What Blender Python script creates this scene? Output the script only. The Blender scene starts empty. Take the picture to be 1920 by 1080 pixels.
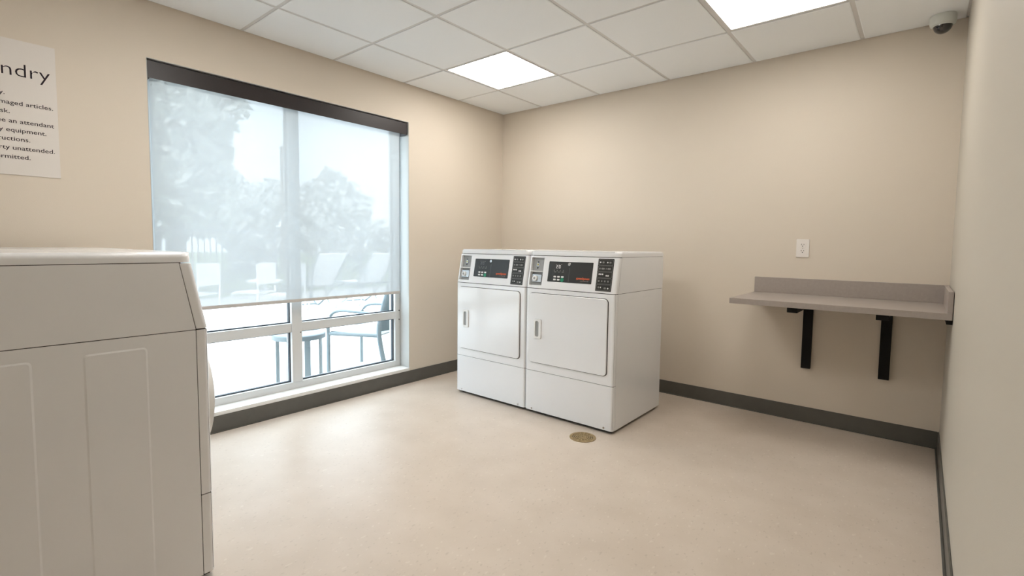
import bpy, bmesh, math, random
from mathutils import Vector, Matrix

scene = bpy.context.scene
COL = scene.collection
random.seed(7)
PI = math.pi

# ------------------------------------------------------------------ camera
ROOM_W, ROOM_L, ROOM_H = 3.391, 4.40, 2.442      # x: window wall -> right wall, y: back wall (0) -> rear wall (-L)
cam_data = bpy.data.cameras.new('camera')
cam = bpy.data.objects.new('camera', cam_data)
COL.objects.link(cam)
yaw, pitch, roll = 0.691295596, -0.0671896352, 0.0114822179
fwd = Vector((-math.sin(yaw)*math.cos(pitch), math.cos(yaw)*math.cos(pitch), math.sin(pitch)))
right = Vector((math.cos(yaw), math.sin(yaw), 0))
up = right.cross(fwd)
rr = right*math.cos(roll) + up*math.sin(roll)
uu = -right*math.sin(roll) + up*math.cos(roll)
m = Matrix((rr, uu, -fwd)).transposed().to_4x4()
m.translation = Vector((3.25612627, -3.75662161, 1.16278788))
cam.matrix_world = m
cam_data.sensor_width = 36.0
cam_data.lens = 922.777498/1920*36
cam_data.shift_x = -1.707/1920
cam_data.shift_y = -18.6136/1920
cam_data.clip_start = 0.02
scene.camera = cam

# ------------------------------------------------------------------ world, exposure
world = bpy.data.worlds.new('overcast_sky')
scene.world = world
world.use_nodes = True
bg = world.node_tree.nodes['Background']
bg.inputs[0].default_value = (0.77, 0.91, 1.0, 1)
bg.inputs[1].default_value = 6.0
sun_data = bpy.data.lights.new('sun', 'SUN')
sun_data.energy = 14.0
sun_data.angle = math.radians(2)
sun = bpy.data.objects.new('sun', sun_data)
COL.objects.link(sun)
sun.location = (6, -4, 12)
sun.rotation_euler = Vector((-0.55, 0.35, -0.76)).to_track_quat('-Z', 'Y').to_euler()
PANEL_STRENGTH = dict(corner=13.5, shelf=10.5, middle=24.0)      # strengths tuned per panel to balance the room; middle one added out of view
vs = scene.view_settings
vs.view_transform = 'Standard'
vs.look = 'None'
vs.gamma = 1
vs.exposure = 0.1
vs.use_curve_mapping = False

# ------------------------------------------------------------------ materials
def mat(name, col, rough=0.5, metal=0.0, spec=0.5, noise=0.0, nscale=30.0, bump=0.0, bscale=200.0, coat=0.0):
    mt = bpy.data.materials.new(name)
    mt.use_nodes = True
    nt = mt.node_tree
    b = nt.nodes['Principled BSDF']
    b.inputs['Base Color'].default_value = (*col, 1)
    b.inputs['Roughness'].default_value = rough
    b.inputs['Metallic'].default_value = metal
    b.inputs['Specular IOR Level'].default_value = spec
    if coat:
        b.inputs['Coat Weight'].default_value = coat
        b.inputs['Coat Roughness'].default_value = 0.08
    tc = nt.nodes.new('ShaderNodeTexCoord')
    if noise:
        n = nt.nodes.new('ShaderNodeTexNoise')
        n.inputs['Scale'].default_value = nscale
        n.inputs['Detail'].default_value = 4
        nt.links.new(tc.outputs['Object'], n.inputs['Vector'])
        r = nt.nodes.new('ShaderNodeValToRGB')
        r.color_ramp.elements[0].position = 0.3
        r.color_ramp.elements[1].position = 0.7
        r.color_ramp.elements[0].color = (*[c*(1-noise) for c in col], 1)
        r.color_ramp.elements[1].color = (*[min(1, c*(1+noise)) for c in col], 1)
        nt.links.new(n.outputs['Fac'], r.inputs['Fac'])
        nt.links.new(r.outputs['Color'], b.inputs['Base Color'])
    if bump:
        n2 = nt.nodes.new('ShaderNodeTexNoise')
        n2.inputs['Scale'].default_value = bscale
        n2.inputs['Detail'].default_value = 2
        nt.links.new(tc.outputs['Object'], n2.inputs['Vector'])
        bp = nt.nodes.new('ShaderNodeBump')
        bp.inputs['Strength'].default_value = bump
        bp.inputs['Distance'].default_value = 0.002
        nt.links.new(n2.outputs['Fac'], bp.inputs['Height'])
        nt.links.new(bp.outputs['Normal'], b.inputs['Normal'])
    return mt

def emat(name, col, strength):
    mt = bpy.data.materials.new(name)
    mt.use_nodes = True
    nt = mt.node_tree
    nt.nodes.remove(nt.nodes['Principled BSDF'])
    e = nt.nodes.new('ShaderNodeEmission')
    e.inputs[0].default_value = (*col, 1)
    e.inputs[1].default_value = strength
    nt.links.new(e.outputs[0], nt.nodes['Material Output'].inputs[0])
    return mt

def floor_material():
    mt = mat('speckled_vinyl', (0.60, 0.53, 0.44), rough=0.36, spec=0.35)
    nt = mt.node_tree
    b = nt.nodes['Principled BSDF']
    tc = nt.nodes.new('ShaderNodeTexCoord')
    cloud = nt.nodes.new('ShaderNodeTexNoise')
    cloud.inputs['Scale'].default_value = 5.0
    cloud.inputs['Detail'].default_value = 5
    r1 = nt.nodes.new('ShaderNodeValToRGB')
    r1.color_ramp.elements[0].position = 0.3
    r1.color_ramp.elements[1].position = 0.7
    r1.color_ramp.elements[0].color = (0.60, 0.515, 0.435, 1)
    r1.color_ramp.elements[1].color = (0.65, 0.565, 0.485, 1)
    nt.links.new(tc.outputs['Object'], cloud.inputs['Vector'])
    nt.links.new(cloud.outputs['Fac'], r1.inputs['Fac'])
    col = r1.outputs['Color']
    for scale, lo, hi, dark in ((70, 0.66, 0.72, (0.47, 0.40, 0.33, 1)), (55, 0.67, 0.73, (0.74, 0.67, 0.58, 1))):
        n = nt.nodes.new('ShaderNodeTexNoise')
        n.inputs['Scale'].default_value = scale
        n.inputs['Detail'].default_value = 1
        mp = nt.nodes.new('ShaderNodeMapping')
        mp.inputs['Location'].default_value = (scale, 3, 0)
        mp.inputs['Rotation'].default_value = (0, 0, scale)
        mp.inputs['Scale'].default_value = (1, 0.6, 1)
        nt.links.new(tc.outputs['Object'], mp.inputs['Vector'])
        nt.links.new(mp.outputs['Vector'], n.inputs['Vector'])
        r = nt.nodes.new('ShaderNodeMapRange')
        r.inputs['From Min'].default_value = lo
        r.inputs['From Max'].default_value = hi
        r.inputs['To Max'].default_value = 0.45
        nt.links.new(n.outputs['Fac'], r.inputs['Value'])
        mx = nt.nodes.new('ShaderNodeMix')
        mx.data_type = 'RGBA'
        nt.links.new(r.outputs['Result'], mx.inputs['Factor'])
        nt.links.new(col, mx.inputs['A'])
        mx.inputs['B'].default_value = dark
        col = mx.outputs['Result']
    nt.links.new(col, b.inputs['Base Color'])
    return mt

def glass_material():
    mt = bpy.data.materials.new('clear_window_glass')
    mt.use_nodes = True
    nt = mt.node_tree
    nt.nodes.remove(nt.nodes['Principled BSDF'])
    t = nt.nodes.new('ShaderNodeBsdfTransparent')
    t.inputs[0].default_value = (0.965, 0.975, 0.985, 1)
    g = nt.nodes.new('ShaderNodeBsdfGlossy')
    g.inputs['Roughness'].default_value = 0.02
    mx = nt.nodes.new('ShaderNodeMixShader')
    mx.inputs[0].default_value = 0.05
    nt.links.new(t.outputs[0], mx.inputs[1])
    nt.links.new(g.outputs[0], mx.inputs[2])
    nt.links.new(mx.outputs[0], nt.nodes['Material Output'].inputs[0])
    return mt

def shade_material():
    mt = bpy.data.materials.new('white_solar_screen_fabric')
    mt.use_nodes = True
    nt = mt.node_tree
    nt.nodes.remove(nt.nodes['Principled BSDF'])
    tr = nt.nodes.new('ShaderNodeBsdfTransparent')
    df = nt.nodes.new('ShaderNodeBsdfDiffuse')
    df.inputs[0].default_value = (0.56, 0.64, 0.69, 1)
    tl = nt.nodes.new('ShaderNodeBsdfTranslucent')
    tl.inputs[0].default_value = (1.0, 0.97, 0.97, 1)
    m1 = nt.nodes.new('ShaderNodeMixShader')
    m1.inputs[0].default_value = 0.17
    nt.links.new(df.outputs[0], m1.inputs[1])
    nt.links.new(tl.outputs[0], m1.inputs[2])
    m2 = nt.nodes.new('ShaderNodeMixShader')
    m2.inputs[0].default_value = 0.27          # open area of the weave
    nt.links.new(m1.outputs[0], m2.inputs[1])
    nt.links.new(tr.outputs[0], m2.inputs[2])
    nt.links.new(m2.outputs[0], nt.nodes['Material Output'].inputs[0])
    return mt

M = dict(
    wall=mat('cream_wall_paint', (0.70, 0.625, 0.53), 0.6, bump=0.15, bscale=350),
    wall2=mat('greyer_right_wall', (0.56, 0.52, 0.45), 0.55, bump=0.15, bscale=350),  # right wall only: darker and slightly greyer than the cream walls
    tile=mat('white_ceiling_tile', (0.91, 0.935, 0.95), 0.9, bump=0.2, bscale=250),
    grid=mat('white_ceiling_grid', (0.70, 0.69, 0.68), 0.6),
    floor=floor_material(),
    base=mat('dark_rubber_base', (0.10, 0.096, 0.085), 0.4, noise=0.08, nscale=12),
    frame=mat('white_window_aluminium', (0.66, 0.67, 0.67), 0.4),
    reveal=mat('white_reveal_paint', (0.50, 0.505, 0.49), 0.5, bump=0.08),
    sill=mat('white_sill_paint', (0.82, 0.82, 0.80), 0.4),
    gasket=mat('black_glazing_gasket', (0.012, 0.02, 0.03), 0.5),
    glass=glass_material(),
    shade=shade_material(),
    hem=mat('grey_hem_bar', (0.55, 0.53, 0.51), 0.45),
    fascia=mat('dark_bronze_fascia', (0.026, 0.020, 0.020), 0.38, spec=0.35),
    enamel=mat('white_enamel', (0.83, 0.84, 0.86), 0.22, spec=0.5, coat=0.4, noise=0.01, nscale=3),
    enamel2=mat('white_plastic', (0.80, 0.80, 0.79), 0.35),
    seam=mat('dark_seam', (0.03, 0.027, 0.025), 0.8),
    grey=mat('grey_plastic', (0.33, 0.34, 0.34), 0.45),
    chrome=mat('brushed_chrome', (0.62, 0.63, 0.64), 0.25, metal=1.0, noise=0.05, nscale=60),
    slot=mat('black_slot', (0.012, 0.012, 0.012), 0.5),
    brass=mat('brass_slot', (0.55, 0.45, 0.12), 0.35, metal=0.8),
    display=mat('charcoal_display', (0.035, 0.038, 0.040), 0.22),
    labelblack=mat('black_label', (0.022, 0.022, 0.021), 0.3),
    labelgrey=mat('grey_label_print', (0.22, 0.22, 0.21), 0.5),
    print_white=mat('white_print', (0.75, 0.75, 0.74), 0.5),
    print_dim=mat('dim_grey_print', (0.13, 0.14, 0.15), 0.5),
    print_green=mat('green_button', (0.01, 0.22, 0.12), 0.4),
    print_orange=mat('orange_print', (0.75, 0.12, 0.035), 0.5),
    digits=emat('lit_digits', (1, 0.95, 0.9), 0.8),
    laminate=mat('grey_laminate', (0.36, 0.315, 0.285), 0.4, noise=0.04, nscale=60),
    black=mat('black_powder_coat', (0.006, 0.0055, 0.0055), 0.6, spec=0.2),
    outlet=mat('white_outlet_plastic', (0.82, 0.78, 0.74), 0.35),
    camwhite=mat('white_camera_housing', (0.66, 0.68, 0.64), 0.4),
    dome=mat('smoked_dome', (0.015, 0.013, 0.014), 0.08, coat=1.0),
    lens=mat('camera_lens', (0.01, 0.008, 0.02), 0.05, coat=1.0),
    bronze=mat('bronze_grate', (0.42, 0.31, 0.16), 0.45, metal=0.6, noise=0.25, nscale=60),
    sign=mat('sign_board', (0.74, 0.70, 0.66), 0.5),
    signtext=mat('sign_lettering', (0.022, 0.014, 0.02), 0.6, spec=0.2),
    **{'panel_'+k: emat('lit_diffuser_'+k, (1.0, 0.955, 0.89), v) for k, v in PANEL_STRENGTH.items()},
    patio=mat('pale_concrete', (0.52, 0.52, 0.51), 0.8, noise=0.05, nscale=4),
    lawn=mat('lawn_ground', (0.16, 0.20, 0.10), 0.9, noise=0.3, nscale=6),
    patiometal=mat('grey_blue_patio_metal', (0.20, 0.245, 0.26), 0.5),
    patiosling=mat('grey_blue_sling', (0.19, 0.235, 0.25), 0.7),
    palesling=mat('pale_grey_sling', (0.30, 0.33, 0.34), 0.7),
    whitesling=mat('white_sling', (0.82, 0.83, 0.84), 0.7),
    fence=mat('grey_fence_metal', (0.10, 0.11, 0.13), 0.5),
    wood=mat('weathered_pole', (0.12, 0.10, 0.08), 0.8),
    bark=mat('tree_bark', (0.07, 0.055, 0.04), 0.9, noise=0.3, nscale=10),
    leaf=mat('tree_leaf', (0.46, 0.49, 0.46), 0.9, noise=0.3, nscale=2),
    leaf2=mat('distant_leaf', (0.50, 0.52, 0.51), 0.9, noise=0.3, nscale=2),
)

# ------------------------------------------------------------------ mesh helpers
def empty(name, label, cat, loc=(0, 0, 0), rz=0.0, group=None):
    o = bpy.data.objects.new(name, None)
    COL.objects.link(o)
    o.location = loc
    o.rotation_euler = (0, 0, rz)
    o.empty_display_size = 0.1
    return tag(o, label, cat, group)

def tag(o, label, cat, group=None):
    o['label'] = label
    o['category'] = cat
    if group:
        o['group'] = group
    return o

def box(bm, x0, x1, y0, y1, z0, z1):
    v = [bm.verts.new(c) for c in ((x0, y0, z0), (x1, y0, z0), (x1, y1, z0), (x0, y1, z0),
                                   (x0, y0, z1), (x1, y0, z1), (x1, y1, z1), (x0, y1, z1))]
    for f in ((0, 3, 2, 1), (4, 5, 6, 7), (0, 1, 5, 4), (1, 2, 6, 5), (2, 3, 7, 6), (3, 0, 4, 7)):
        bm.faces.new([v[i] for i in f])
    return v

def prism(bm, pts, a, b, axis='z'):
    """closed polygon pts extruded from a to b along axis; pts are the two other coordinates in order"""
    def P(u, v, w):
        return {'z': (u, v, w), 'y': (u, w, v), 'x': (w, u, v)}[axis]
    lo = [bm.verts.new(P(u, v, a)) for u, v in pts]
    hi = [bm.verts.new(P(u, v, b)) for u, v in pts]
    n = len(pts)
    for i in range(n):
        j = (i+1) % n
        bm.faces.new((lo[i], lo[j], hi[j], hi[i]))
    bm.faces.new(lo[::-1])
    bm.faces.new(hi)

def rrect(x0, x1, y0, y1, r, n=5):
    pts = []
    for cx, cy, a0 in ((x1-r, y0+r, -90), (x1-r, y1-r, 0), (x0+r, y1-r, 90), (x0+r, y0+r, 180)):
        for k in range(n+1):
            a = math.radians(a0 + 90*k/n)
            pts.append((cx+r*math.cos(a), cy+r*math.sin(a)))
    return pts

def ring(bm, outer, inner, a, b, axis='y'):
    """extruded band between two closed outlines that have the same count"""
    def P(u, v, w):
        return {'z': (u, v, w), 'y': (u, w, v), 'x': (w, u, v)}[axis]
    n = len(outer)
    V = [[bm.verts.new(P(u, v, w)) for u, v in o] for w in (a, b) for o in (outer, inner)]
    oa, ia, ob, ib = V
    for i in range(n):
        j = (i+1) % n
        bm.faces.new((oa[i], oa[j], ob[j], ob[i]))
        bm.faces.new((ia[j], ia[i], ib[i], ib[j]))
        bm.faces.new((oa[j], oa[i], ia[i], ia[j]))
        bm.faces.new((ob[i], ob[j], ib[j], ib[i]))

def circle(cx, cy, r, n=32):
    return [(cx+r*math.cos(2*PI*k/n), cy+r*math.sin(2*PI*k/n)) for k in range(n)]

def lathe(bm, prof, n=32, mtx=None):
    """profile [(r, z)] spun about z"""
    mtx = mtx or Matrix()
    rows = []
    for r, z in prof:
        if r < 1e-6:
            rows.append([bm.verts.new(mtx @ Vector((0, 0, z)))])
        else:
            rows.append([bm.verts.new(mtx @ Vector((r*math.cos(2*PI*k/n), r*math.sin(2*PI*k/n), z))) for k in range(n)])
    for a, b in zip(rows, rows[1:]):
        for k in range(n):
            j = (k+1) % n
            if len(a) == 1 and len(b) == 1:
                continue
            if len(a) == 1:
                bm.faces.new((a[0], b[k], b[j]))
            elif len(b) == 1:
                bm.faces.new((a[k], b[0], a[j]))
            else:
                bm.faces.new((a[k], b[k], b[j], a[j]))
    for row in (rows[0], rows[-1]):
        if len(row) > 1:
            bm.faces.new(row)

def tube(bm, pts, r, n=8, flat=1.0):
    """round bar through pts (smoothed path), radius r"""
    P = [Vector(p) for p in pts]
    if len(P) > 2:
        Q = []
        for i in range(len(P)-1):
            p0, p1, p2, p3 = P[max(i-1, 0)], P[i], P[i+1], P[min(i+2, len(P)-1)]
            for k in range(5):
                t = k/5
                Q.append(0.5*((2*p1)+(p2-p0)*t+(2*p0-5*p1+4*p2-p3)*t*t+(3*p1-p0-3*p2+p3)*t**3))
        Q.append(P[-1])
        P = Q
    rows = []
    ref = Vector((0, 0, 1))
    for i, p in enumerate(P):
        d = (P[min(i+1, len(P)-1)]-P[max(i-1, 0)]).normalized()
        a = d.cross(ref)
        if a.length < 1e-3:
            a = d.cross(Vector((1, 0, 0)))
        a.normalize()
        b = a.cross(d)
        ref = b if abs(d.z) > 0.9 else Vector((0, 0, 1))
        rows.append([bm.verts.new(p + r*(a*math.cos(2*PI*k/n)*flat + b*math.sin(2*PI*k/n))) for k in range(n)])
    for x, y in zip(rows, rows[1:]):
        for k in range(n):
            j = (k+1) % n
            bm.faces.new((x[k], x[j], y[j], y[k]))
    bm.faces.new(rows[0][::-1])
    bm.faces.new(rows[-1])

def build(name, bm, material, parent=None, bevel=0.0, seg=2, angle=35, smooth=True):
    bmesh.ops.recalc_face_normals(bm, faces=bm.faces[:])
    if bevel:
        es = [e for e in bm.edges if len(e.link_faces) == 2 and e.calc_face_angle(0) > math.radians(angle)]
        bmesh.ops.bevel(bm, geom=es, offset=bevel, segments=seg, profile=0.5, affect='EDGES', clamp_overlap=True)
    me = bpy.data.meshes.new(name)
    bm.to_mesh(me)
    bm.free()
    me.materials.append(material)
    if smooth:
        for p in me.polygons:
            p.use_smooth = True
        me.set_sharp_from_angle(angle=math.radians(32))
    o = bpy.data.objects.new(name, me)
    COL.objects.link(o)
    if parent:
        o.parent = parent
    if bevel and smooth:
        wn = o.modifiers.new('weighted_normals', 'WEIGHTED_NORMAL')
        wn.keep_sharp = True
    return o

def boxes(name, bs, material, parent=None, bevel=0.0, seg=2):
    bm = bmesh.new()
    for b in bs:
        box(bm, *b)
    return build(name, bm, material, parent, bevel, seg)

def struct(o):
    o['kind'] = 'structure'
    return o

def lettering(name, text, size, material, parent, loc, rot, align='RIGHT', shear=0.0, thick=0.0, width=1.0):
    cu = bpy.data.curves.new(name, 'FONT')
    cu.body = text
    cu.size = size
    cu.align_x = align
    cu.extrude = 0.0004
    cu.shear = shear
    cu.offset = thick
    cu.resolution_u = 3
    cu.materials.append(material)
    tmp = bpy.data.objects.new(name, cu)
    COL.objects.link(tmp)
    bpy.context.view_layer.update()
    me = bpy.data.meshes.new_from_object(tmp.evaluated_get(bpy.context.evaluated_depsgraph_get()))
    bpy.data.objects.remove(tmp)
    me.name = name
    for v in me.vertices:
        v.co.x *= width
    o = bpy.data.objects.new(name, me)
    COL.objects.link(o)
    o.parent = parent
    o.location = loc
    o.rotation_euler = rot
    return o

def copy_tree(o, parent=None):
    c = o.copy()
    COL.objects.link(c)
    if parent:
        c.parent = parent
    for ch in list(o.children):
        copy_tree(ch, c)
    return c

# ------------------------------------------------------------------ room shell
W, L, H = ROOM_W, ROOM_L, ROOM_H
WY0, WY1, WZ0, WZ1 = -2.930, -1.172, 0.122, 2.146     # window opening
TOP = 2.56
struct(boxes('floor', [(-0.2, W+0.15, -L-0.15, 0.15, -0.12, 0.0)], M['floor']))
struct(boxes('wall_back', [(-0.2, W+0.15, 0.0, 0.15, 0.0, TOP)], M['wall']))
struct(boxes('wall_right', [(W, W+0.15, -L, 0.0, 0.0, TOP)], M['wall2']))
struct(boxes('wall_rear', [(-0.2, W+0.15, -L-0.15, -L, 0.0, TOP)], M['wall']))
struct(boxes('wall_left', [(-0.2, 0, -L, WY0, 0, TOP), (-0.2, 0, WY1, 0, 0, TOP),
                           (-0.2, 0, WY0, WY1, 0, WZ0-0.02), (-0.2, 0, WY0, WY1, WZ1, TOP)], M['wall']))

# suspended ceiling: dropped-edge tiles between white tee bars
T = 0.6096
GX = [0.0] + [0.4741+T*i for i in range(5)] + [W]
GY = [0.0] + [-(0.6147+T*j) for j in range(7)]
GY = [y for y in GY if y > -L] + [-L]
LIGHT_CELLS = {(1, 1), (4, 1), (2, 4)}
bm = bmesh.new()
G = 0.011
for i in range(len(GX)-1):
    for j in range(len(GY)-1):
        if (i, j) in LIGHT_CELLS:
            continue
        x0, x1 = GX[i]+G, GX[i+1]-G
        y1, y0 = GY[j]-G, GY[j+1]+G
        a = [bm.verts.new((x, y, H+0.012)) for x, y in ((x0, y0), (x1, y0), (x1, y1), (x0, y1))]
        d = 0.006
        b = [bm.verts.new((x, y, H+0.002)) for x, y in ((x0, y0), (x1, y0), (x1, y1), (x0, y1))]
        c = [bm.verts.new((x, y, H)) for x, y in ((x0+d, y0+d), (x1-d, y0+d), (x1-d, y1-d), (x0+d, y1-d))]
        for p, q in ((a, b), (b, c)):
            for k in range(4):
                bm.faces.new((p[k], p[(k+1) % 4], q[(k+1) % 4], q[k]))
        bm.faces.new(c)
        bm.faces.new(a[::-1])
ceiling = struct(build('ceiling', bm, M['tile'], smooth=False))
bm = bmesh.new()
box(bm, -0.2, W+0.15, -L-0.15, 0.15, H+0.07, TOP+0.02)          # deck above
for x in GX[1:-1]:
    box(bm, x-0.012, x+0.012, -L, 0, H+0.0055, H+0.011)
for y in GY[1:-1]:
    box(bm, 0, W, y-0.012, y+0.012, H+0.006, H+0.0115)
grid = struct(build('trim_1', bm, M['grid'], smooth=False))
# wall angle around the perimeter
struct(boxes('trim_2', [(0, 0.016, -L, 0, H+0.004, H+0.010), (W-0.016, W, -L, 0, H+0.004, H+0.010),
                        (0, W, -0.016, 0, H+0.004, H+0.010), (0, W, -L, -L+0.016, H+0.004, H+0.010)], M['grid']))

# recessed light panels
def ceiling_light(x0, y0, label, lamp):
    t = empty('ceiling_light', label, 'ceiling light', (x0+T/2, y0+T/2, H), group='square ceiling light panels')
    h = T/2
    bm = bmesh.new()
    ring(bm, [(-h+.012, -h+.012), (h-.012, -h+.012), (h-.012, h-.012), (-h+.012, h-.012)],
         [(-h+.022, -h+.022), (h-.022, -h+.022), (h-.022, h-.022), (-h+.022, h-.022)], 0.002, 0.04, 'z')
    build('light_frame', bm, M['grid'], t, smooth=False)
    boxes('diffuser', [(-h+.021, h-.021, -h+.021, h-.021, 0.006, 0.03)], M[lamp], t)
    return t
ceiling_light(GX[1], GY[2], 'lit square ceiling panel nearest the corner above the two dryers', 'panel_corner')
ceiling_light(GX[2], GY[5], 'lit square ceiling panel over the middle of the room, outside the view', 'panel_middle')
ceiling_light(GX[4], GY[2], 'lit square ceiling panel at the top edge above the wall shelf', 'panel_shelf')

# cove base
def baseboard(name, pts):
    bm = bmesh.new()
    for (x0, x1, y0, y1) in pts:
        box(bm, x0, x1, y0, y1, 0.0, 0.1016)
    return struct(build(name, bm, M['base'], bevel=0.003))
baseboard('baseboard_left', [(0, 0.007, -L, 0)])
baseboard('baseboard_back', [(0.007, W-0.007, -0.007, 0)])
baseboard('baseboard_right', [(W-0.007, W, -L, 0)])
# rounded toe of the cove along each base
struct(boxes('trim_3', [(0.007, 0.016, -L, -0.016, 0.0, 0.005), (0.007, W-0.007, -0.016, -0.007, 0.0, 0.005),
                        (W-0.016, W-0.007, -L, -0.016, 0.0, 0.005)], M['base'], bevel=0.002))

# ------------------------------------------------------------------ window
win = bpy.data.objects.new('window_1', None)
COL.objects.link(win)
win.location = (0, (WY0+WY1)/2, WZ0)
struct(win)
def wpart(name, bs, material, bevel=0.0, kind=None):
    o = boxes(name, bs, material, None, bevel)
    o.parent = win
    o.matrix_parent_inverse = Matrix.Translation(-Vector(win.location))
    return o
FX0, FX1 = -0.20, -0.118            # frame depth
GX_ = -0.155                        # glass plane
wpart('reveal', [(-0.2, 0.0005, WY1-0.002, WY1+0.001, WZ0, WZ1), (-0.2, 0.0005, WY0-0.001, WY0+0.002, WZ0, WZ1),
                 (-0.2, 0.0005, WY0, WY1, WZ1-0.002, WZ1+0.001)], M['reveal'])
wpart('sill', [(-0.2, 0.004, WY0, WY1, WZ0-0.02, WZ0+0.004)], M['sill'], 0.002)
y0, y1, z0, z1 = WY0+0.002, WY1-0.002, WZ0+0.004, WZ1-0.002
ML, MR = -2.108, -2.034              # mullion
TZ0, TZ1 = 0.532, 0.596              # transom
wpart('window_frame', [(FX0, FX1, y0, y0+0.05, z0, z1), (FX0, FX1, y1-0.05, y1, z0, z1),
                       (FX0, FX1-0.002, y0+0.05, y1-0.05, z0, z0+0.048), (FX0, FX1-0.002, y0+0.05, y1-0.05, z1-0.05, z1)],
      M['frame'], 0.003)
wpart('mullion', [(FX0+.005, FX1+0.004, ML, MR, z0+0.048, z1-0.05)], M['frame'], 0.003)
wpart('transom', [(FX0+.005, FX1-0.001, y0+0.05, ML, TZ0, TZ1)], M['frame'], 0.003)
wpart('transom', [(FX0+.005, FX1-0.001, MR, y1-0.05, TZ0, TZ1)], M['frame'], 0.003)
for (a, b) in ((y0+0.05, ML), (MR, y1-0.05)):
    for (c, d) in ((z0+0.048, TZ0), (TZ1, z1-0.05)):
        bm = bmesh.new()
        s = 0.007
        ring(bm, [(a, c), (b, c), (b, d), (a, d)], [(a+s, c+s), (b-s, c+s), (b-s, d-s), (a+s, d-s)], GX_-0.012, GX_+0.012, 'x')
        gk = build('glazing_gasket', bm, M['gasket'], smooth=False)
        gk.parent = win
        gk.matrix_parent_inverse = Matrix.Translation(-Vector(win.location))
        wpart('window_pane', [(GX_-0.003, GX_+0.003, a+s*.5, b-s*.5, c+s*.5, d-s*.5)], M['glass'])
for (yy, zz) in ((MR-0.012, 0.527), (y1-0.012, 0.60), (y1-0.012, 0.525)):
    bm = bmesh.new()
    prism(bm, circle(yy, zz, 0.004, 10), FX1, FX1+0.006, 'x')
    o = build('screw', bm, M['seam'])
    o.parent = win
    o.matrix_parent_inverse = Matrix.Translation(-Vector(win.location))

# ------------------------------------------------------------------ roller shade
sh = empty('roller_shade', 'white see-through roller shade with dark fascia hanging in the window', 'roller shade', (-0.045, (WY0+WY1)/2, 2.09))
hy = (WY1-WY0)/2
boxes('shade_fabric', [(-0.0006, 0.0006, -hy+0.02, hy-0.062, 0.772-2.09, 2.10-2.09)], M['shade'], sh)
boxes('hem_bar', [(-0.006, 0.006, -hy+0.018, hy-0.060, 0.752-2.09, 0.773-2.09)], M['hem'], sh, 0.002)
bm = bmesh.new()
prism(bm, [(0.030, -0.045), (0.034, -0.045), (0.034, 0.046), (-0.05, 0.046), (-0.05, 0.042), (0.030, 0.042)], -hy+0.006, hy-0.008, 'y')
build('fascia', bm, M['fascia'], sh)
boxes('end_bracket', [(-0.05, 0.029, hy-0.016, hy-0.010, -0.05, 0.041)], M['fascia'], sh)
boxes('end_bracket', [(-0.05, 0.029, -hy+0.008, -hy+0.014, -0.05, 0.041)], M['fascia'], sh)
bm = bmesh.new()
prism(bm, circle(-0.02, 0.0, 0.022, 20), -hy+0.016, hy-0.018, 'y')
build('roller_tube', bm, M['whitesling'], sh)

# ------------------------------------------------------------------ coin laundry machines
SL = 0.042                      # how far the console leans back over its height
CZ0, CZ1 = 0.872, 1.091
def front_outline(w, depth, r, xs=()):
    pts = [(-w/2, depth)]
    for k in range(7):
        a = PI + (PI/2)*k/6
        pts.append((-w/2+r+r*math.cos(a), r+r*math.sin(a)))
    pts += [(x, 0.0) for x in xs]
    for k in range(7):
        a = -PI/2 + (PI/2)*k/6
        pts.append((w/2-r+r*math.cos(a), r+r*math.sin(a)))
    pts.append((w/2, depth))
    return pts

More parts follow.
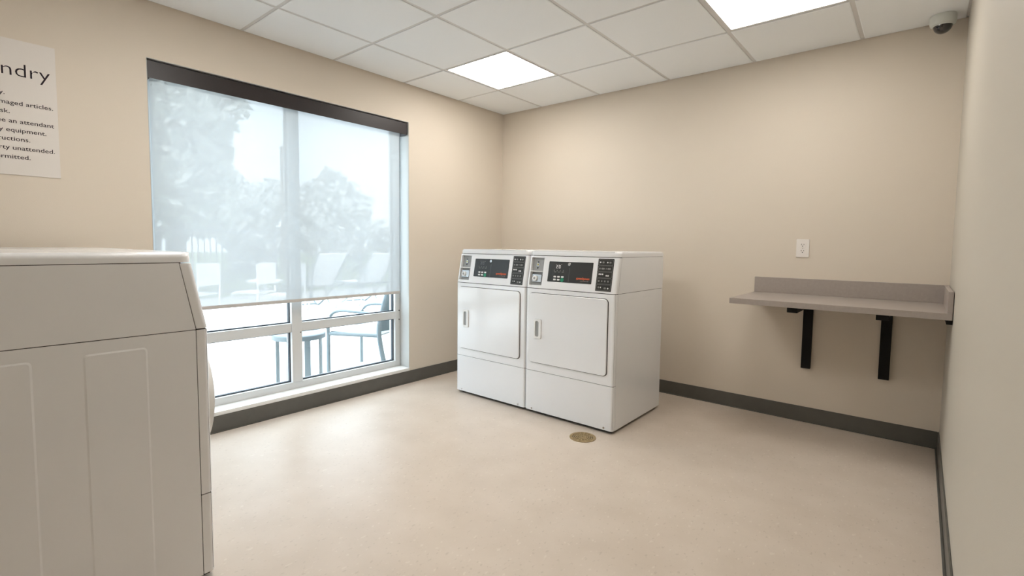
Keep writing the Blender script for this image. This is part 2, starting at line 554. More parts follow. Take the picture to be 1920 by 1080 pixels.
def machine(name, label, cat, w, d, round_door, group):
    t = empty(name, label, cat, group=group)
    F = -d/2                        # y of the front face
    fd = 0.036                      # depth of the front panels on the side
    # --- body behind the front panels
    bm = bmesh.new()
    box(bm, -w/2, w/2, F+fd+0.0015, d/2, 0.018, 0.8685)
    cab = build('cabinet', bm, M['enamel'], t, 0.0015)
    # pressed-in fields in both side sheets
    bm = bmesh.new()
    if round_door:
        for sx in (-1, 1):
            for (ya, yb, zt) in ((0.172, 0.326, 0.832), (0.432, 0.590, 0.832)):
                xa = sx*w/2
                a = [bm.verts.new((xa, F+y, z)) for y, z in rrect(ya, yb, 0.05, zt, 0.012, 3)]
                b = [bm.verts.new((xa+sx*0.0014, F+y, z)) for y, z in rrect(ya+.005, yb-.005, 0.055, zt-.005, 0.009, 3)]
                n = len(a)
                for k in range(n):
                    bm.faces.new((a[k], a[(k+1) % n], b[(k+1) % n], b[k]))
                bm.faces.new(b)
                build('pressed_side_field', bm, M['enamel'], cab, smooth=False)
                bm = bmesh.new()
        bm.free()
    else:
        for sx in (-1, 1):
            for k in range(2):
                box(bm, sx*(w/2-.001), sx*(w/2+.0012), F+0.17+0.21*k, F+0.29+0.21*k, 0.826, 0.830)
                build('side_tab', bm, M['enamel'], cab, 0.0005)
                bm = bmesh.new()
        bm.free()
    # --- upper shell
    bm = bmesh.new()
    prism(bm, [(F+fd+0.0015, CZ0-.0015), (d/2, CZ0-.0015), (d/2, CZ1+.0015), (F+fd+SL+0.0015, CZ1+.0015)], -w/2, w/2, 'x')
    build('upper_side_shell', bm, M['enamel'], t, 0.0012)
    # --- dark seam liner seen in the joints
    bm = bmesh.new()
    box(bm, -w/2+.003, w/2-.003, F+0.006, d/2-.01, 0.03, 0.87)
    prism(bm, [(F+0.033, 0.868), (d/2-.01, 0.868), (d/2-.01, 1.097), (F+0.033+SL, 1.097)], -w/2+.003, w/2-.003, 'x')
    build('seam_liner', bm, M['seam'], t)
    # --- lid
    bm = bmesh.new()
    prism(bm, front_outline(w, d-SL+0.001, 0.032), 1.0945, 1.127, 'z')
    for v in bm.verts:
        v.co.y += F+SL-0.001
    rim = [e for e in bm.edges if all(v.co.z > 1.12 for v in e.verts)]
    bmesh.ops.bevel(bm, geom=rim, offset=0.018, segments=5, profile=0.5, affect='EDGES', clamp_overlap=False)
    build('top_panel', bm, M['enamel'], t)
    # --- front panel and kick panel
    bm = bmesh.new()
    prism(bm, front_outline(w, fd, 0.016), 0.302, 0.8685, 'z')
    for v in bm.verts:
        v.co.y += F
    fp = build('front_panel', bm, M['enamel'], t, 0.0018)
    bm = bmesh.new()
    prism(bm, front_outline(w, fd, 0.016), 0.020, 0.2995, 'z')
    for v in bm.verts:
        v.co.y += F
    kp = build('lower_access_panel', bm, M['enamel'], t, 0.0018)
    for sx in (-1, 1):
        bm = bmesh.new()
        lathe(bm, [(0.007, 0), (0.006, 0.002), (0, 0.0026)], 12, Matrix.Translation((sx*(w/2-.06), F, 0.034)) @ Matrix.Rotation(PI/2, 4, 'X'))
        build('screw', bm, M['chrome'], kp)
    # --- console, leaning back, with an opening for the coin drop
    CX0, CX1 = -w/2+0.020, -w/2+0.124
    HZ0, HZ1 = 0.892, 1.078
    out = front_outline(w, fd, 0.016, (CX0, CX1))
    zs = [CZ0, HZ0, HZ1, CZ1]
    lean = lambda z: SL*(z-CZ0)/(CZ1-CZ0)
    bm = bmesh.new()
    rows = [[bm.verts.new((x, F+y+lean(z), z)) for x, y in out] for z in zs]
    n = len(out)
    hole_i = [i for i in range(n) if abs(out[i][0]-CX0) < 1e-6 and out[i][1] == 0.0][0]
    for k in range(3):
        for i in range(n):
            j = (i+1) % n
            if k == 1 and i == hole_i:
                continue
            bm.faces.new((rows[k][i], rows[k][j], rows[k+1][j], rows[k+1][i]))
    bm.faces.new(rows[0][::-1])
    bm.faces.new(rows[3])
    a = [rows[1][hole_i], rows[1][hole_i+1], rows[2][hole_i+1], rows[2][hole_i]]
    b = [bm.verts.new(v.co + Vector((0, 0.026, 0))) for v in a]
    for k in range(4):
        bm.faces.new((a[k], a[(k+1) % 4], b[(k+1) % 4], b[k]))
    bm.faces.new(b)
    con = build('control_console', bm, M['enamel'], t, 0.002)
    tilt = math.atan2(SL, CZ1-CZ0)
    # things on the leaning face live in a frame: u across, v up the face, w out of it
    def face(bm):
        R = Matrix.Rotation(-tilt, 4, 'X')
        for v in bm.verts:
            p = R @ Vector((v.co.x, -v.co.z, v.co.y))
            v.co = p + Vector((0, F, CZ0))
    cs = 1/math.cos(tilt)
    def plate(name, u0, u1, z0, z1, w0, w1, m_, parent, r=0.003, bev=0.0):
        bm = bmesh.new()
        prism(bm, rrect(u0, u1, (z0-CZ0)*cs, (z1-CZ0)*cs, r, 3), w0, w1, 'z')
        face(bm)
        return build(name, bm, m_, parent, bev)
    # coin drop: grey housing, divider ledge, slot, locked coin box
    coin = plate('coin_slot_plate', CX0+.003, CX1-.003, 0.990, HZ1-.003, -0.026, -0.020, M['grey'], t)
    plate('coin_slot', CX0+.040, CX0+.047, 1.005, 1.055, -0.021, -0.018, M['slot'], coin, 0.001)
    plate('slot_escutcheon', CX0+.033, CX0+.056, 1.020, 1.046, -0.0205, -0.0165, M['chrome'], coin, 0.008)
    plate('brass_insert', CX0+.040, CX0+.049, 1.026, 1.040, -0.017, -0.015, M['brass'], coin, 0.003)
    plate('divider_ledge', CX0, CX1, 0.983, 0.988, -0.026, 0.002, M['enamel2'], coin, 0.001)
    cbx = plate('coin_box', CX0+.016, CX1-.012, 0.915, 0.965, -0.024, -0.006, M['chrome'], t, 0.004, 0.001)
    bm = bmesh.new()
    prism(bm, circle(CX0+.042, (0.938-CZ0)*cs, 0.019, 24), -0.006, 0.004, 'z')
    face(bm)
    lk = build('lock_cylinder', bm, M['enamel2'], cbx, 0.002)
    bm = bmesh.new()
    prism(bm, circle(CX0+.042, (0.938-CZ0)*cs, 0.008, 16), 0.003, 0.0055, 'z')
    face(bm)
    build('keyhole', bm, M['grey'], cbx)
    plate('coin_box_recess', CX0+.003, CX1-.003, HZ0+.003, 0.982, -0.026, -0.022, M['grey'], cbx)
    # dark control display
    D0, D1 = -w/2+0.170, -w/2+0.508
    dz0, dz1 = 0.922, 1.056
    dsp = plate('control_display', D0, D1, dz0, dz1, -0.001, 0.0018, M['display'], t, 0.004, 0.0006)
    bm = bmesh.new()
    prism(bm, circle(D0+0.162, (1.040-CZ0)*cs, 0.0105, 20), 0.0015, 0.006, 'z')
    face(bm)
    build('display_lock', bm, M['chrome'], dsp, 0.001)
    plate('divider_line', D0+.1655, D0+.1675, 0.928, 1.018, 0.0015, 0.0022, M['print_dim'], dsp, 0.0005)
    for (u0, u1, z0, z1) in [(D0+.048+.03*k, D0+.064+.03*k, 0.986, 0.989) for k in range(3)] + \
            [(D0+.046+.024*k, D0+.049+.024*k, 0.992, 1.002) for k in range(4)] + \
            [(D0+.055+.02*k, D0+.065+.02*k, 1.036, 1.039) for k in range(3)]:
        plate('indicator_print', u0, u1, z0, z1, 0.0016, 0.0022, M['labelgrey'], dsp, 0.0008)
    # seven-segment digits
    SEG = {'2': 'abged', '0': 'abcdef', '5': 'afgcd'}
    for q, ch in enumerate('20'):
        bm = bmesh.new()
        u, z, sw, shh = D0+0.060+0.021*q, 1.012, 0.013, 0.020
        lines = dict(a=(u, u+sw, z+shh-.002, z+shh), g=(u, u+sw, z+shh/2-.001, z+shh/2+.001), d=(u, u+sw, z, z+.002),
                     f=(u, u+.0025, z+shh/2, z+shh), b=(u+sw-.0025, u+sw, z+shh/2, z+shh),
                     e=(u, u+.0025, z, z+shh/2), c=(u+sw-.0025, u+sw, z, z+shh/2))
        for s_ in SEG[ch]:
            u0, u1, z0, z1 = lines[s_]
            prism(bm, rrect(u0, u1, (z0-CZ0)*cs, (z1-CZ0)*cs, 0.0008, 2), 0.0016, 0.0021, 'z')
        face(bm)
        build('digit_readout', bm, M['digits'], dsp)
    for r_ in range(2):
        for k in range(3):
            u = D0+0.048+0.030*k
            z = 0.951-0.019*r_
            if r_ == 1 and k == 2:
                bm = bmesh.new()
                prism(bm, circle(u+0.010, (z+0.005-CZ0)*cs, 0.0135, 20), 0.0016, 0.004, 'z')
                face(bm)
                build('start_button', bm, M['print_green'], dsp, 0.0008)
            else:
                plate('push_button', u, u+0.020, z, z+0.0105, 0.0016, 0.0035, M['print_white'], dsp, 0.003, 0.0006)
    rot = (PI/2-tilt, 0, 0)
    def facepoint(u, z, wv):
        p = Matrix.Rotation(-tilt, 4, 'X') @ Vector((u, -wv, (z-CZ0)*cs))
        return p + Vector((0, F, CZ0))
    lettering('logo_lettering', 'speedqueen', 0.0205, M['print_orange'], dsp, facepoint(D1-.016, 0.947, 0.0022), rot, 'RIGHT', 0.25, 0.0004, 1.0)
    lettering('subtitle_lettering', 'commercial', 0.0125, M['labelgrey'], dsp, facepoint(D1-.022, 0.934, 0.0022), rot, 'RIGHT', 0.25, 0.0, 1.05)
    # black instruction strip in five rows
    B0, B1 = -w/2+0.541, -w/2+0.651
    lab = plate('instruction_label', B0, B1, 0.884, 1.084, -0.001, 0.0015, M['labelblack'], t, 0.004, 0.0005)
    rh = 0.0385
    for k in range(5):
        z1 = 1.0785-k*rh*1.0
        z0 = z1-rh+0.0035
        o_ = rrect(B0+.005, B1-.005, (z0-CZ0)*cs, (z1-CZ0)*cs, 0.005, 3)
        i_ = rrect(B0+.0066, B1-.0066, (z0+.0014-CZ0)*cs, (z1-.0014-CZ0)*cs, 0.004, 3)
        bm = bmesh.new()
        ring(bm, o_, i_, 0.0012, 0.0019, 'z')
        face(bm)
        build('row_outline', bm, M['labelgrey'], lab)
        zc = (z0+z1)/2
        marks = {0: [(0.012, .010, 1), (.030, .014, 0), (.062, .009, 1), (.078, .014, 0)],
                 1: [(0.012, .010, 0), (.028, .022, 0), (.058, .005, 0), (.070, .022, 0)],
                 2: [(0.012, .009, 1), (.023, .009, 1), (.035, .010, 1), (.062, .009, 1), (.074, .010, 1)],
                 3: [(0.014, .010, 0), (.036, .008, 0), (.056, .010, 0), (.078, .010, 0)],
                 4: [(0.016, .010, 0), (.032, .007, 1), (.058, .016, 0), (.082, .009, 1)]}[k]
        for (du, ww, white) in marks:
            hh = 0.0045 if white else 0.0055
            dz = 0.004 if (k == 2 and du < .05) else (-0.004 if k in (2, 4) and du > .05 else 0)
            plate('printed_symbol', B0+du, B0+du+ww, zc+dz-hh, zc+dz+hh, 0.0012, 0.0019, M['print_white' if white else 'labelgrey'], lab, 0.003)
    # --- door
    if not round_door:
        dx0, dx1, dz0, dz1 = -w/2+0.034, -w/2+0.636, 0.362, 0.838
        bm = bmesh.new()
        prism(bm, rrect(dx0-.003, dx1+.004, dz0-.004, dz1+.003, 0.028, 6), F-0.0012, F+0.002, 'y')
        dg = build('door_gasket', bm, M['seam'], t)
        bm = bmesh.new()
        prism(bm, rrect(dx0, dx1, dz0, dz1, 0.025, 6), F-0.012, F+0.001, 'y')
        door = build('door', bm, M['enamel'], t, 0.004, 3)
        hx0, hx1, hz0, hz1 = -w/2+0.084, -w/2+0.144, 0.530, 0.664
        bm = bmesh.new()
        ring(bm, rrect(hx0, hx1, hz0, hz1, 0.008, 4), rrect(hx0+.012, hx1-.020, hz0+.014, hz1-.014, 0.010, 4), F-0.020, F-0.0115, 'y')
        hd = build('door_handle', bm, M['enamel2'], door, 0.002)
        bm = bmesh.new()
        prism(bm, rrect(hx0+.010, hx1-.018, hz0+.012, hz1-.012, 0.008, 4), F-0.0135, F-0.0118, 'y')
        o = build('grip_recess', bm, M['grey'], door)
        o['label'] = 'grey recess of the door pull'
    else:
        cz = 0.590
        RX = Matrix.Translation((0, F, cz)) @ Matrix.Rotation(PI/2, 4, 'X')
        bm = bmesh.new()
        lathe(bm, [(0.225, 0.0), (0.225, 0.030), (0.215, 0.052), (0.195, 0.060), (0.165, 0.058), (0.150, 0.040), (0.150, 0.0)], 48, RX)
        door = build('door', bm, M['enamel2'], t)
        bm = bmesh.new()
        lathe(bm, [(0.149, 0.035), (0.12, 0.022), (0.06, 0.012), (0, 0.009)], 48, RX)
        build('door_glass', bm, M['dome'], door)
        boxes('door_handle', [(0.185, 0.215, F-0.072, F-0.05, cz-0.05, cz+0.05)], M['grey'], door, 0.006)
    # --- feet
    for sx in (-1, 1):
        for yy in (F+0.06, d/2-0.06):
            bm = bmesh.new()
            lathe(bm, [(0.022, 0.0), (0.022, 0.008), (0.009, 0.010), (0.009, 0.030)], 16, Matrix.Translation((sx*(w/2-0.06), yy, 0)))
            build('leveling_foot', bm, M['seam'], t)
    bm = bmesh.new()
    box(bm, -w/2+.012, w/2-.012, F+.014, d/2-.02, 0.010, 0.022)
    build('base_pan', bm, M['seam'], t)
    return t

DW, DD = 0.684, 0.700
dr = machine('dryer', 'white coin-operated dryer on the right of the pair, nearer the wall shelf', 'dryer', DW, DD, False, 'white dryers along the back wall')
dr.location = (1.85-DW/2, -1.085+DD/2, 0)
dl = copy_tree(dr)
dl.location = (1.85-DW*1.5-0.004, -1.085+DD/2, 0)
dl['label'] = 'white coin-operated dryer on the left of the pair, nearer the window'
for ch in dl.children_recursive:           # its readout is dark
    if ch.name.startswith('digit_readout'):
        ch.data = ch.data.copy()
        ch.data.materials[0] = M['print_dim']
WW = 0.662
ws = machine('washer', 'white front-loading washer filling the left foreground, its plain side to the viewer', 'washing machine', WW, DD, True, 'white washers facing the dryers')
ws.rotation_euler = (0, 0, PI)
ws.location = (1.414-WW/2, -3.142-DD/2, 0)
ws2 = copy_tree(ws)
ws2.location = (1.414-WW*1.5-0.010, -3.142-DD/2, 0)
ws2['label'] = 'white washer behind the foreground washer, only a sliver of its top showing'

# ------------------------------------------------------------------ wall shelf
CX0, CX1, CD = 2.366, W, 0.600
ct = empty('wall_shelf', 'grey laminate wall shelf with raised back edge on the back wall', 'shelf', (2.88, 0, 0.856))
def cpart(name, b, m_, bev=0.0015):
    x0, x1, y0, y1, z0, z1 = b
    return boxes(name, [(x0-2.88, x1-2.88, y0, y1, z0-0.856, z1-0.856)], m_, ct, bev)
cpart('shelf_top', (CX0, CX1-0.003, -CD, -0.001, 0.823, 0.856), M['laminate'])
cpart('back_splash', (CX0, CX1-0.003, -0.020, -0.001, 0.8562, 0.961), M['laminate'])
cpart('side_splash', (CX1-0.023, CX1-0.003, -CD, -0.0205, 0.8562, 0.961), M['laminate'])
def bracket(x, label):
    t = empty('shelf_bracket', label, 'bracket', (x, 0, 0.822), group='black brackets under the shelf')
    h = 0.027
    bm = bmesh.new()
    box(bm, -h, h, -0.032, -0.001, -0.455, -0.0305)
    build('wall_leg', bm, M['black'], t, 0.002)
    bm = bmesh.new()
    box(bm, -h, h, -CD+0.03, -0.001, -0.030, -0.0005)
    build('support_arm', bm, M['black'], t, 0.002)
    return t
bracket(2.702, 'black steel bracket under the left half of the grey shelf')
bracket(3.117, 'black steel bracket under the right half of the grey shelf, nearer the corner')
lg = boxes('support_ledger', [(W-0.024, W-0.0005, -CD+0.02, -0.01, 0.800, 0.8225)], M['black'], None, 0.002)
tag(lg, 'short black ledger strip on the right wall under the shelf end', 'bracket')

# ------------------------------------------------------------------ outlet
ol = empty('wall_outlet', 'white double wall outlet on the back wall above the shelf', 'outlet', (2.648, 0, 1.163))
bm = bmesh.new()
prism(bm, rrect(-0.038, 0.038, -0.060, 0.060, 0.004, 3), -0.006, -0.0003, 'y')
build('cover_plate', bm, M['outlet'], ol, 0.002)
for sz in (-1, 1):
    bm = bmesh.new()
    pts = [(max(-.0165, min(.0165, u)), v) for u, v in circle(0, sz*0.0205, 0.0185, 24)]
    prism(bm, pts, -0.0085, -0.005, 'y')
    rc = build('receptacle', bm, M['outlet'], ol, 0.0007)
    bm = bmesh.new()
    box(bm, -0.0085, -0.0060, -0.0092, -0.008, sz*0.0205, sz*0.0205+0.009)
    box(bm, 0.0055, 0.0080, -0.0092, -0.008, sz*0.0205+.001, sz*0.0205+0.008)
    prism(bm, circle(0, sz*0.0205-0.007, 0.0030, 12), -0.0092, -0.008, 'y')
    build('socket_slots', bm, M['slot'], rc)
bm = bmesh.new()
prism(bm, circle(0, 0, 0.0032, 12), -0.0075, -0.005, 'y')
build('screw', bm, M['chrome'], ol)

# ------------------------------------------------------------------ security camera dome
sc = empty('security_camera', 'white dome security camera on the ceiling in the far right corner', 'security camera', (3.283, -0.118, H))
bm = bmesh.new()
lathe(bm, [(0.057, -0.001), (0.058, -0.010), (0.058, -0.038), (0.054, -0.050), (0.043, -0.057), (0.042, -0.040)], 40)
build('camera_housing', bm, M['camwhite'], sc)
bm = bmesh.new()
lathe(bm, [(0.042, -0.050)] + [(0.042*math.cos(a*PI/16), -0.054-0.042*math.sin(a*PI/16)) for a in range(1, 8)] + [(0, -0.096)], 40)
build('smoked_dome', bm, M['dome'], sc)
bm = bmesh.new()
lathe(bm, [(0.010, 0), (0.010, 0.006), (0, 0.008)], 20, Matrix.Translation((-0.025, -0.026, -0.066)) @ Matrix.Rotation(math.radians(135), 4, Vector((1, -1, 0)).normalized()))
build('camera_lens', bm, M['lens'], sc)

# ------------------------------------------------------------------ floor drain
fdn = empty('floor_drain', 'round bronze floor drain grate in front of the right dryer', 'floor drain', (1.729, -1.228, 0.0))
bm = bmesh.new()
ring(bm, circle(0, 0, 0.080, 48), circle(0, 0, 0.070, 48), 0.0002, 0.004, 'z')
build('drain_rim', bm, M['bronze'], fdn, 0.001)
bm = bmesh.new()
prism(bm, circle(0, 0, 0.0705, 40), 0.0002, 0.0012, 'z')
build('drain_bowl', bm, M['slot'], fdn)
bm = bmesh.new()
for rad in (0.010, 0.022, 0.034, 0.046, 0.058, 0.069):
    ring(bm, circle(0, 0, rad, 40), circle(0, 0, rad-0.006, 40), 0.0010, 0.0042, 'z')
for k in range(16):
    a = 2*PI*k/16
    c, s = math.cos(a), math.sin(a)
    r0, r1, hw = 0.008, 0.070, 0.0022
    lo = [bm.verts.new((c*r-s*o, s*r+c*o, z)) for z in (0.001, 0.0040) for r, o in ((r0, -hw), (r1, -hw), (r1, hw), (r0, hw))]
    for f in ((0, 1, 2, 3), (4, 5, 6, 7), (0, 1, 5, 4), (1, 2, 6, 5), (2, 3, 7, 6), (3, 0, 4, 7)):
        bm.faces.new([lo[i] for i in f])
build('drain_grate', bm, M['bronze'], fdn)

# ------------------------------------------------------------------ notice on the window wall
SY1, SY0, SZ0, SZ1 = -3.296, -3.756, 1.461, 2.077
sg = empty('laundry_sign', 'pale grey printed laundry notice on the window wall at the left edge', 'sign', (0.0, (SY0+SY1)/2, (SZ0+SZ1)/2))
boxes('sign_board', [(0.0003, 0.004, SY0-(SY0+SY1)/2, SY1-(SY0+SY1)/2, SZ0-(SZ0+SZ1)/2, SZ1-(SZ0+SZ1)/2)], M['sign'], sg, 0.0006)
def sign_line(text, size, y, z, thick=0.0, width=1.0):
    lettering('sign_lettering', text, size, M['signtext'], sg, (0.0042, y-(SY0+SY1)/2, z-(SZ0+SZ1)/2), (PI/2, 0, PI/2), 'RIGHT', 0, thick, width)
sign_line('Laundry', 0.086, -3.316, 1.913, -0.0008, 1.08)
for text, y, z in (('laundry.', -3.472, 1.822), ('damaged articles.', -3.311, 1.781), ('risk.', -3.459, 1.740), ('see an attendant', -3.312, 1.698),
                   ('any equipment.', -3.339, 1.657), ('instructions.', -3.396, 1.617), ('property unattended.', -3.312, 1.576), ('permitted.', -3.398, 1.535)):
    sign_line(text, 0.0275, y, z, 0.0001, 1.11)

# ------------------------------------------------------------------ outside: patio
PZ = -0.03
struct(boxes('ground', [(-8.3, -0.2, -9, 16, PZ-0.1, PZ), ], M['patio']))
struct(boxes('ground_lawn', [(-60, -8.3, -40, 60, PZ-0.1, PZ-0.01)], M['lawn']))

# round side table outside the window
tb = empty('patio_side_table', 'round grey-blue metal side table just outside the window', 'table', (-0.56, -1.835, PZ), math.radians(-4))
bm = bmesh.new()
lathe(bm, [(0, 0.472), (0.195, 0.472), (0.202, 0.466), (0.202, 0.432), (0.192, 0.430), (0, 0.444)], 40)
build('table_top', bm, M['patiometal'], tb)
for k in range(4):
    a = PI/4+k*PI/2
    bm = bmesh.new()
    box(bm, -0.024, 0.024, -0.005, 0.005, 0.0, 0.438)
    bmesh.ops.transform(bm, matrix=Matrix.Translation((0.172*math.cos(a), 0.172*math.sin(a), 0)) @ Matrix.Rotation(a+PI/2, 4, 'Z'), verts=bm.verts[:])
    build('leg', bm, M['patiometal'], tb, 0.002)

# grey-blue armchair with its back to the window
ch = empty('patio_chair', 'grey-blue patio armchair just outside the window, its back towards the glass', 'chair', (-0.70, -1.085, PZ), math.radians(-65))
sw_, sd_ = 0.27, 0.25
bm = bmesh.new()
prism(bm, [(-sd_-.01, 0.385), (-sd_+.02, 0.400), (0.0, 0.392), (sd_+.01, 0.395), (sd_+.01, 0.383), (0, 0.380), (-sd_+.02, 0.388)], -sw_+.02, sw_-.02, 'x')
build('seat', bm, M['palesling'], ch)
bm = bmesh.new()
nb = 12
rowsF = []
for i in range(7):
    z = 0.42+0.42*i/6
    rowsF.append([])
    for k in range(nb+1):
        u = -1+2*k/nb
        rowsF[-1].append(bm.verts.new((u*(sw_-.02), sd_+.005+0.09*i/6+0.05*(1-u*u), z-0.03*u*u*(i/6)**3)))
faces = []
for a, b in zip(rowsF, rowsF[1:]):
    for k in range(nb):
        faces.append(bm.faces.new((a[k], a[k+1], b[k+1], b[k])))
bmesh.ops.solidify(bm, geom=faces, thickness=0.012)
build('backrest', bm, M['patiosling'], ch)
for sx in (-1, 1):
    bm = bmesh.new()
    tube(bm, [(sx*sw_, -sd_, 0.0), (sx*sw_, -sd_, 0.385)], 0.016, 8, 1.0)
    build('leg', bm, M['patiometal'], ch)
    bm = bmesh.new()
    tube(bm, [(sx*sw_, sd_+0.09, 0.0), (sx*sw_, sd_+.01, 0.38), (sx*(sw_-.005), sd_+.03, 0.58), (sx*(sw_-.01), sd_+.11, 0.85)], 0.021, 8)
    build('leg', bm, M['patiometal'], ch)
    bm = bmesh.new()
    tube(bm, [(sx*sw_, -sd_, 0.385), (sx*sw_, -sd_, 0.49), (sx*sw_, -sd_+.05, 0.565), (sx*sw_, -sd_+.13, 0.590), (sx*(sw_+.005), 0, 0.590), (sx*sw_, sd_+.03, 0.575)], 0.013, 8, 1.5)
    build('armrest', bm, M['patiometal'], ch)
    bm = bmesh.new()
    tube(bm, [(sx*(sw_-.005), -sd_, 0.378), (sx*(sw_-.005), sd_+.02, 0.385)], 0.016, 8)
    build('side_rail', bm, M['patiometal'], ch)
bm = bmesh.new()
tube(bm, [(-sw_, -sd_, 0.372), (0, -sd_, 0.365), (sw_, -sd_, 0.372)], 0.018, 8)
build('front_rail', bm, M['patiometal'], ch)

# white sling chaise lounges
def chaise():
    t = empty('chaise_lounge', '', 'chaise lounge')
    hw = 0.26
    bm = bmesh.new()
    prism(bm, [(-0.75, 0.40), (0.25, 0.43), (0.25, 0.445), (-0.75, 0.415)], -hw+.02, hw-.02, 'x')
    build('seat', bm, M['whitesling'], t)
    bm = bmesh.new()
    prism(bm, [(0.25, 0.43), (0.80, 1.00), (0.79, 1.015), (0.24, 0.445)], -hw+.02, hw-.02, 'x')
    build('backrest', bm, M['whitesling'], t)
    for sx in (-1, 1):
        bm = bmesh.new()
        tube(bm, [(sx*hw, -0.76, 0.40), (sx*hw, -0.2, 0.41), (sx*hw, 0.26, 0.43)], 0.016, 8)
        tube(bm, [(sx*hw, 0.25, 0.43), (sx*hw, 0.81, 1.01)], 0.016, 8)
        build('side_rail', bm, M['patiometal'], t)
        bm = bmesh.new()
        tube(bm, [(sx*hw, -0.70, 0.39), (sx*hw, -0.66, 0.17), (sx*hw, -0.46, 0.016), (sx*hw, -0.32, 0.025), (sx*hw, 0.0, 0.20), (sx*hw, 0.30, 0.44)], 0.016, 8)
        build('leg', bm, M['patiometal'], t)
        bm = bmesh.new()
        tube(bm, [(sx*hw, -0.10, 0.40), (sx*hw, 0.02, 0.15), (sx*hw, 0.20, 0.016), (sx*hw, 0.38, 0.06), (sx*hw, 0.60, 0.78)], 0.014, 8)
        build('leg', bm, M['patiometal'], t)
    bm = bmesh.new()
    tube(bm, [(-hw, -0.45, 0.02), (hw, -0.45, 0.02)], 0.012, 8)
    build('cross_bar', bm, M['patiometal'], t)
    return t
c1 = chaise()
tag(c1, 'white sling chaise lounge with raised back seen just right of the window mullion', 'chaise lounge', 'white chaise lounges on the patio')
c1.location = (-5.30, 0.84, PZ)
c1.rotation_euler = (0, 0, math.radians(-94))
c2 = copy_tree(c1)
tag(c2, 'white sling chaise lounge cut off by the right edge of the window', 'chaise lounge', 'white chaise lounges on the patio')
c2.location = (-5.30, 1.88, PZ)

# white-backed patio dining chairs and round table further out
def white_chair():
    t = empty('white_patio_chair', '', 'chair')
    bm = bmesh.new()
    prism(bm, rrect(-0.21, 0.21, -0.21, 0.21, 0.03, 3), 0.42, 0.44, 'z')
    build('seat', bm, M['whitesling'], t)
    bm = bmesh.new()
    prism(bm, rrect(-0.21, 0.21, 0.56, 0.88, 0.05, 4), 0.22, 0.235, 'y')
    build('backrest', bm, M['whitesling'], t)
    for sx in (-1, 1):
        bm = bmesh.new()
        tube(bm, [(sx*0.2, -0.2, 0), (sx*0.2, -0.2, 0.42)], 0.013, 8)
        build('leg', bm, M['whitesling'], t)
        bm = bmesh.new()
        tube(bm, [(sx*0.2, 0.22, 0), (sx*0.2, 0.22, 0.86)], 0.013, 8)
        build('leg', bm, M['whitesling'], t)
    return t
wc = white_chair()
GRP = 'white chairs on the far patio'
tag(wc, 'white patio chair on the far patio, middle of the three seen through the shade', 'chair', GRP)
wc.location = (-4.6, -0.50, PZ)
wc.rotation_euler = (0, 0, math.radians(-60))
for loc, rz, lab in (((-4.8, -1.22, PZ), -60, 'white patio chair on the far patio just above the washer corner'),
                     ((-3.9, -0.36, PZ), -50, 'white patio chair on the far patio beside the window mullion')):
    c = copy_tree(wc)
    tag(c, lab, 'chair', GRP)
    c.location = loc
    c.rotation_euler = (0, 0, math.radians(rz))
wt = empty('white_patio_table', 'low white round patio table on the far patio between the white chairs', 'table', (-5.2, -0.06, PZ))
bm = bmesh.new()
lathe(bm, [(0, 0.56), (0.27, 0.56), (0.275, 0.55), (0.27, 0.535), (0, 0.535)], 32)
build('table_top', bm, M['whitesling'], wt)
bm = bmesh.new()
lathe(bm, [(0.18, 0.0), (0.18, 0.01), (0.03, 0.03), (0.025, 0.536)], 24)
build('pedestal', bm, M['whitesling'], wt)

# fence
fn = empty('picket_fence', 'dark metal picket fence running behind the patio furniture', 'fence', (-8.0, 2.5, PZ))
FY0, NP, BAY = -5.5, 5, 2.2
for k in range(NP+1):
    y = FY0+k*BAY
    boxes('post', [(-0.03, 0.03, y-0.03, y+0.03, 0, 1.48)], M['fence'], fn)
for k in range(NP):
    y0 = FY0+k*BAY
    bm = bmesh.new()
    box(bm, -0.018, 0.018, y0+.03, y0+BAY-.03, 1.39, 1.43)
    box(bm, -0.018, 0.018, y0+.03, y0+BAY-.03, 0.12, 0.16)
    for q in range(1, 20):
        yy = y0+BAY*q/20
        box(bm, -0.010, 0.010, yy-0.010, yy+0.010, 0.08, 1.39)
    build('picket_panel', bm, M['fence'], fn, smooth=False)

# utility pole
up_ = empty('utility_pole', 'thin utility pole rising behind the fence left of the mullion', 'pole', (-15.4, 5.13, PZ))
bm = bmesh.new()
lathe(bm, [(0.11, 0), (0.08, 4.7), (0, 4.72)], 12)
build('pole_shaft', bm, M['wood'], up_)
boxes('pole_cap', [(-0.09, 0.09, -0.09, 0.09, 4.69, 4.76)], M['wood'], up_)

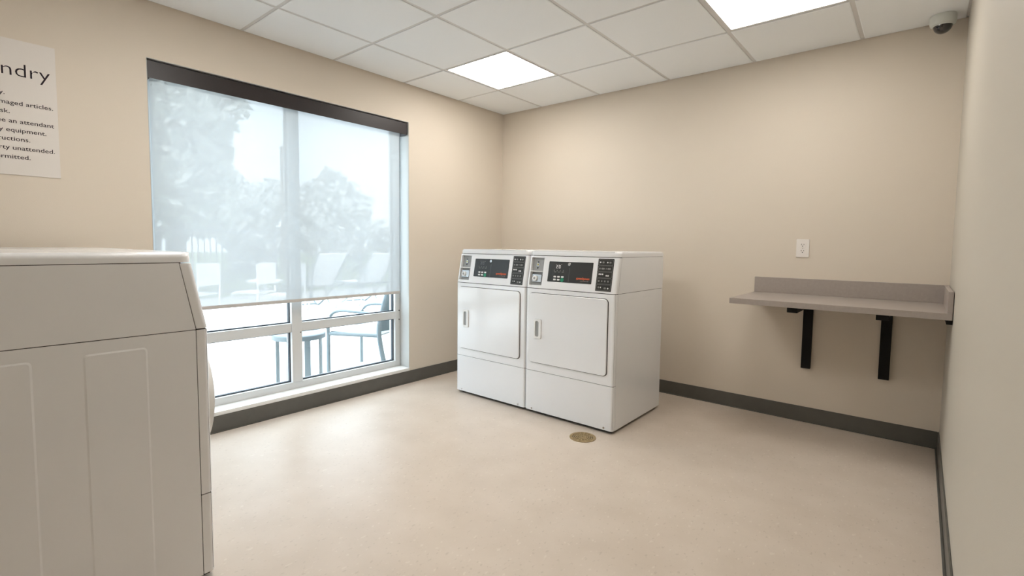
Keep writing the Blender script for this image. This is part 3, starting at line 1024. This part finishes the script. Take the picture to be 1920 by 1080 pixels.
# trees
def tree(name, label, x, y, blobs, trunk_h, trunk_r, nleaf, leafsize, m_leaf, seed, group='trees beyond the fence'):
    rnd = random.Random(seed)
    t = empty(name, label, 'tree', (x, y, PZ), group=group)
    bm = bmesh.new()
    tube(bm, [(0, 0, 0), (0.05, 0.03, trunk_h*0.5), (0, 0.08, trunk_h)], trunk_r, 10)
    for b in blobs[:5]:
        tube(bm, [(0, 0.05, trunk_h*0.8), (b[0]*.5, b[1]*.5, trunk_h*0.5+b[2]*0.5), (b[0], b[1], b[2])], trunk_r*0.4, 6)
    build('trunk', bm, M['bark'], t)
    bm = bmesh.new()
    blobs = list(blobs)
    for b in list(blobs):
        for _ in range(7):
            d = Vector((rnd.gauss(0, 1), rnd.gauss(0, 1), rnd.gauss(0, 1))).normalized()*b[3]*1.0
            blobs.append((b[0]+d.x, b[1]+d.y, max(0.4, b[2]+d.z*0.9), b[3]*rnd.uniform(0.16, 0.34)))
    vol = [b[3]**2 for b in blobs]
    for _ in range(nleaf):
        bx, by, bz, br = rnd.choices(blobs, vol)[0]
        d = Vector((rnd.gauss(0, 1), rnd.gauss(0, 1), rnd.gauss(0, 1))).normalized()
        p = Vector((bx, by, bz)) + d*br*(rnd.random()**0.5)*Vector((1, 1, 0.85)).length/1.65
        a = Vector((rnd.gauss(0, 1), rnd.gauss(0, 1), rnd.gauss(0, 1))).normalized()
        b = a.orthogonal().normalized()
        s = leafsize*(0.6+0.8*rnd.random())
        v = [bm.verts.new(p+q) for q in (-a*s, b*s*.45+a*s*.1, a*s, -b*s*.45+a*s*.1)]
        bm.faces.new(v)
    fo = build('foliage', bm, m_leaf, t, smooth=False)
    return t
tree('leafy_tree', 'large leafy tree filling the upper left of the window', -12.0, 0.6,
     [(0, -0.4, 4.4, 1.7), (0.2, 0.5, 5.0, 1.3), (0, -0.8, 3.0, 1.5), (-0.3, 0.4, 3.3, 1.2), (0.2, 1.2, 5.6, 0.85), (0, -1.6, 4.4, 1.6), (0, -1.4, 2.2, 1.5),
      (0.1, 0.2, 6.3, 1.2), (0, -1.0, 5.9, 1.6), (0, 0.6, 2.3, 1.0), (0.2, 1.7, 5.9, 0.4)], 3.2, 0.2, 15000, 0.17, M['leaf'], 3)
tree('bushy_tree', 'mid-height bushy tree behind the fence left of the mullion', -17.6, 4.75,
     [(0, 0, 2.4, 1.25), (0.1, 0.5, 2.6, 0.85), (-0.2, -0.7, 2.7, 0.9), (0, 0.75, 3.2, 0.55), (0, -0.9, 3.5, 0.6), (0, 0.2, 1.2, 1.2)], 1.8, 0.13, 6000, 0.16, M['leaf2'], 4)
tree('bushy_tree', 'rounded bushy tree behind the fence right of the mullion', -17.6, 8.65,
     [(0, -0.3, 3.2, 1.1), (0.2, 0.5, 2.9, 0.95), (-0.2, -1.2, 2.6, 0.85), (0, -0.2, 3.8, 0.75), (0, 1.0, 2.0, 0.8), (0, -0.9, 1.6, 1.1), (0, 0.6, 1.4, 1.1)], 1.8, 0.13, 7000, 0.16, M['leaf2'], 5)
tree('low_tree', 'low spreading tree behind the fence by the right edge of the window', -17.6, 11.9,
     [(0, 0, 1.3, 0.9), (0.2, 0.7, 1.5, 0.8), (0, -0.6, 1.5, 0.8), (0, 1.3, 1.1, 0.8)], 1.0, 0.1, 3500, 0.16, M['leaf2'], 6)
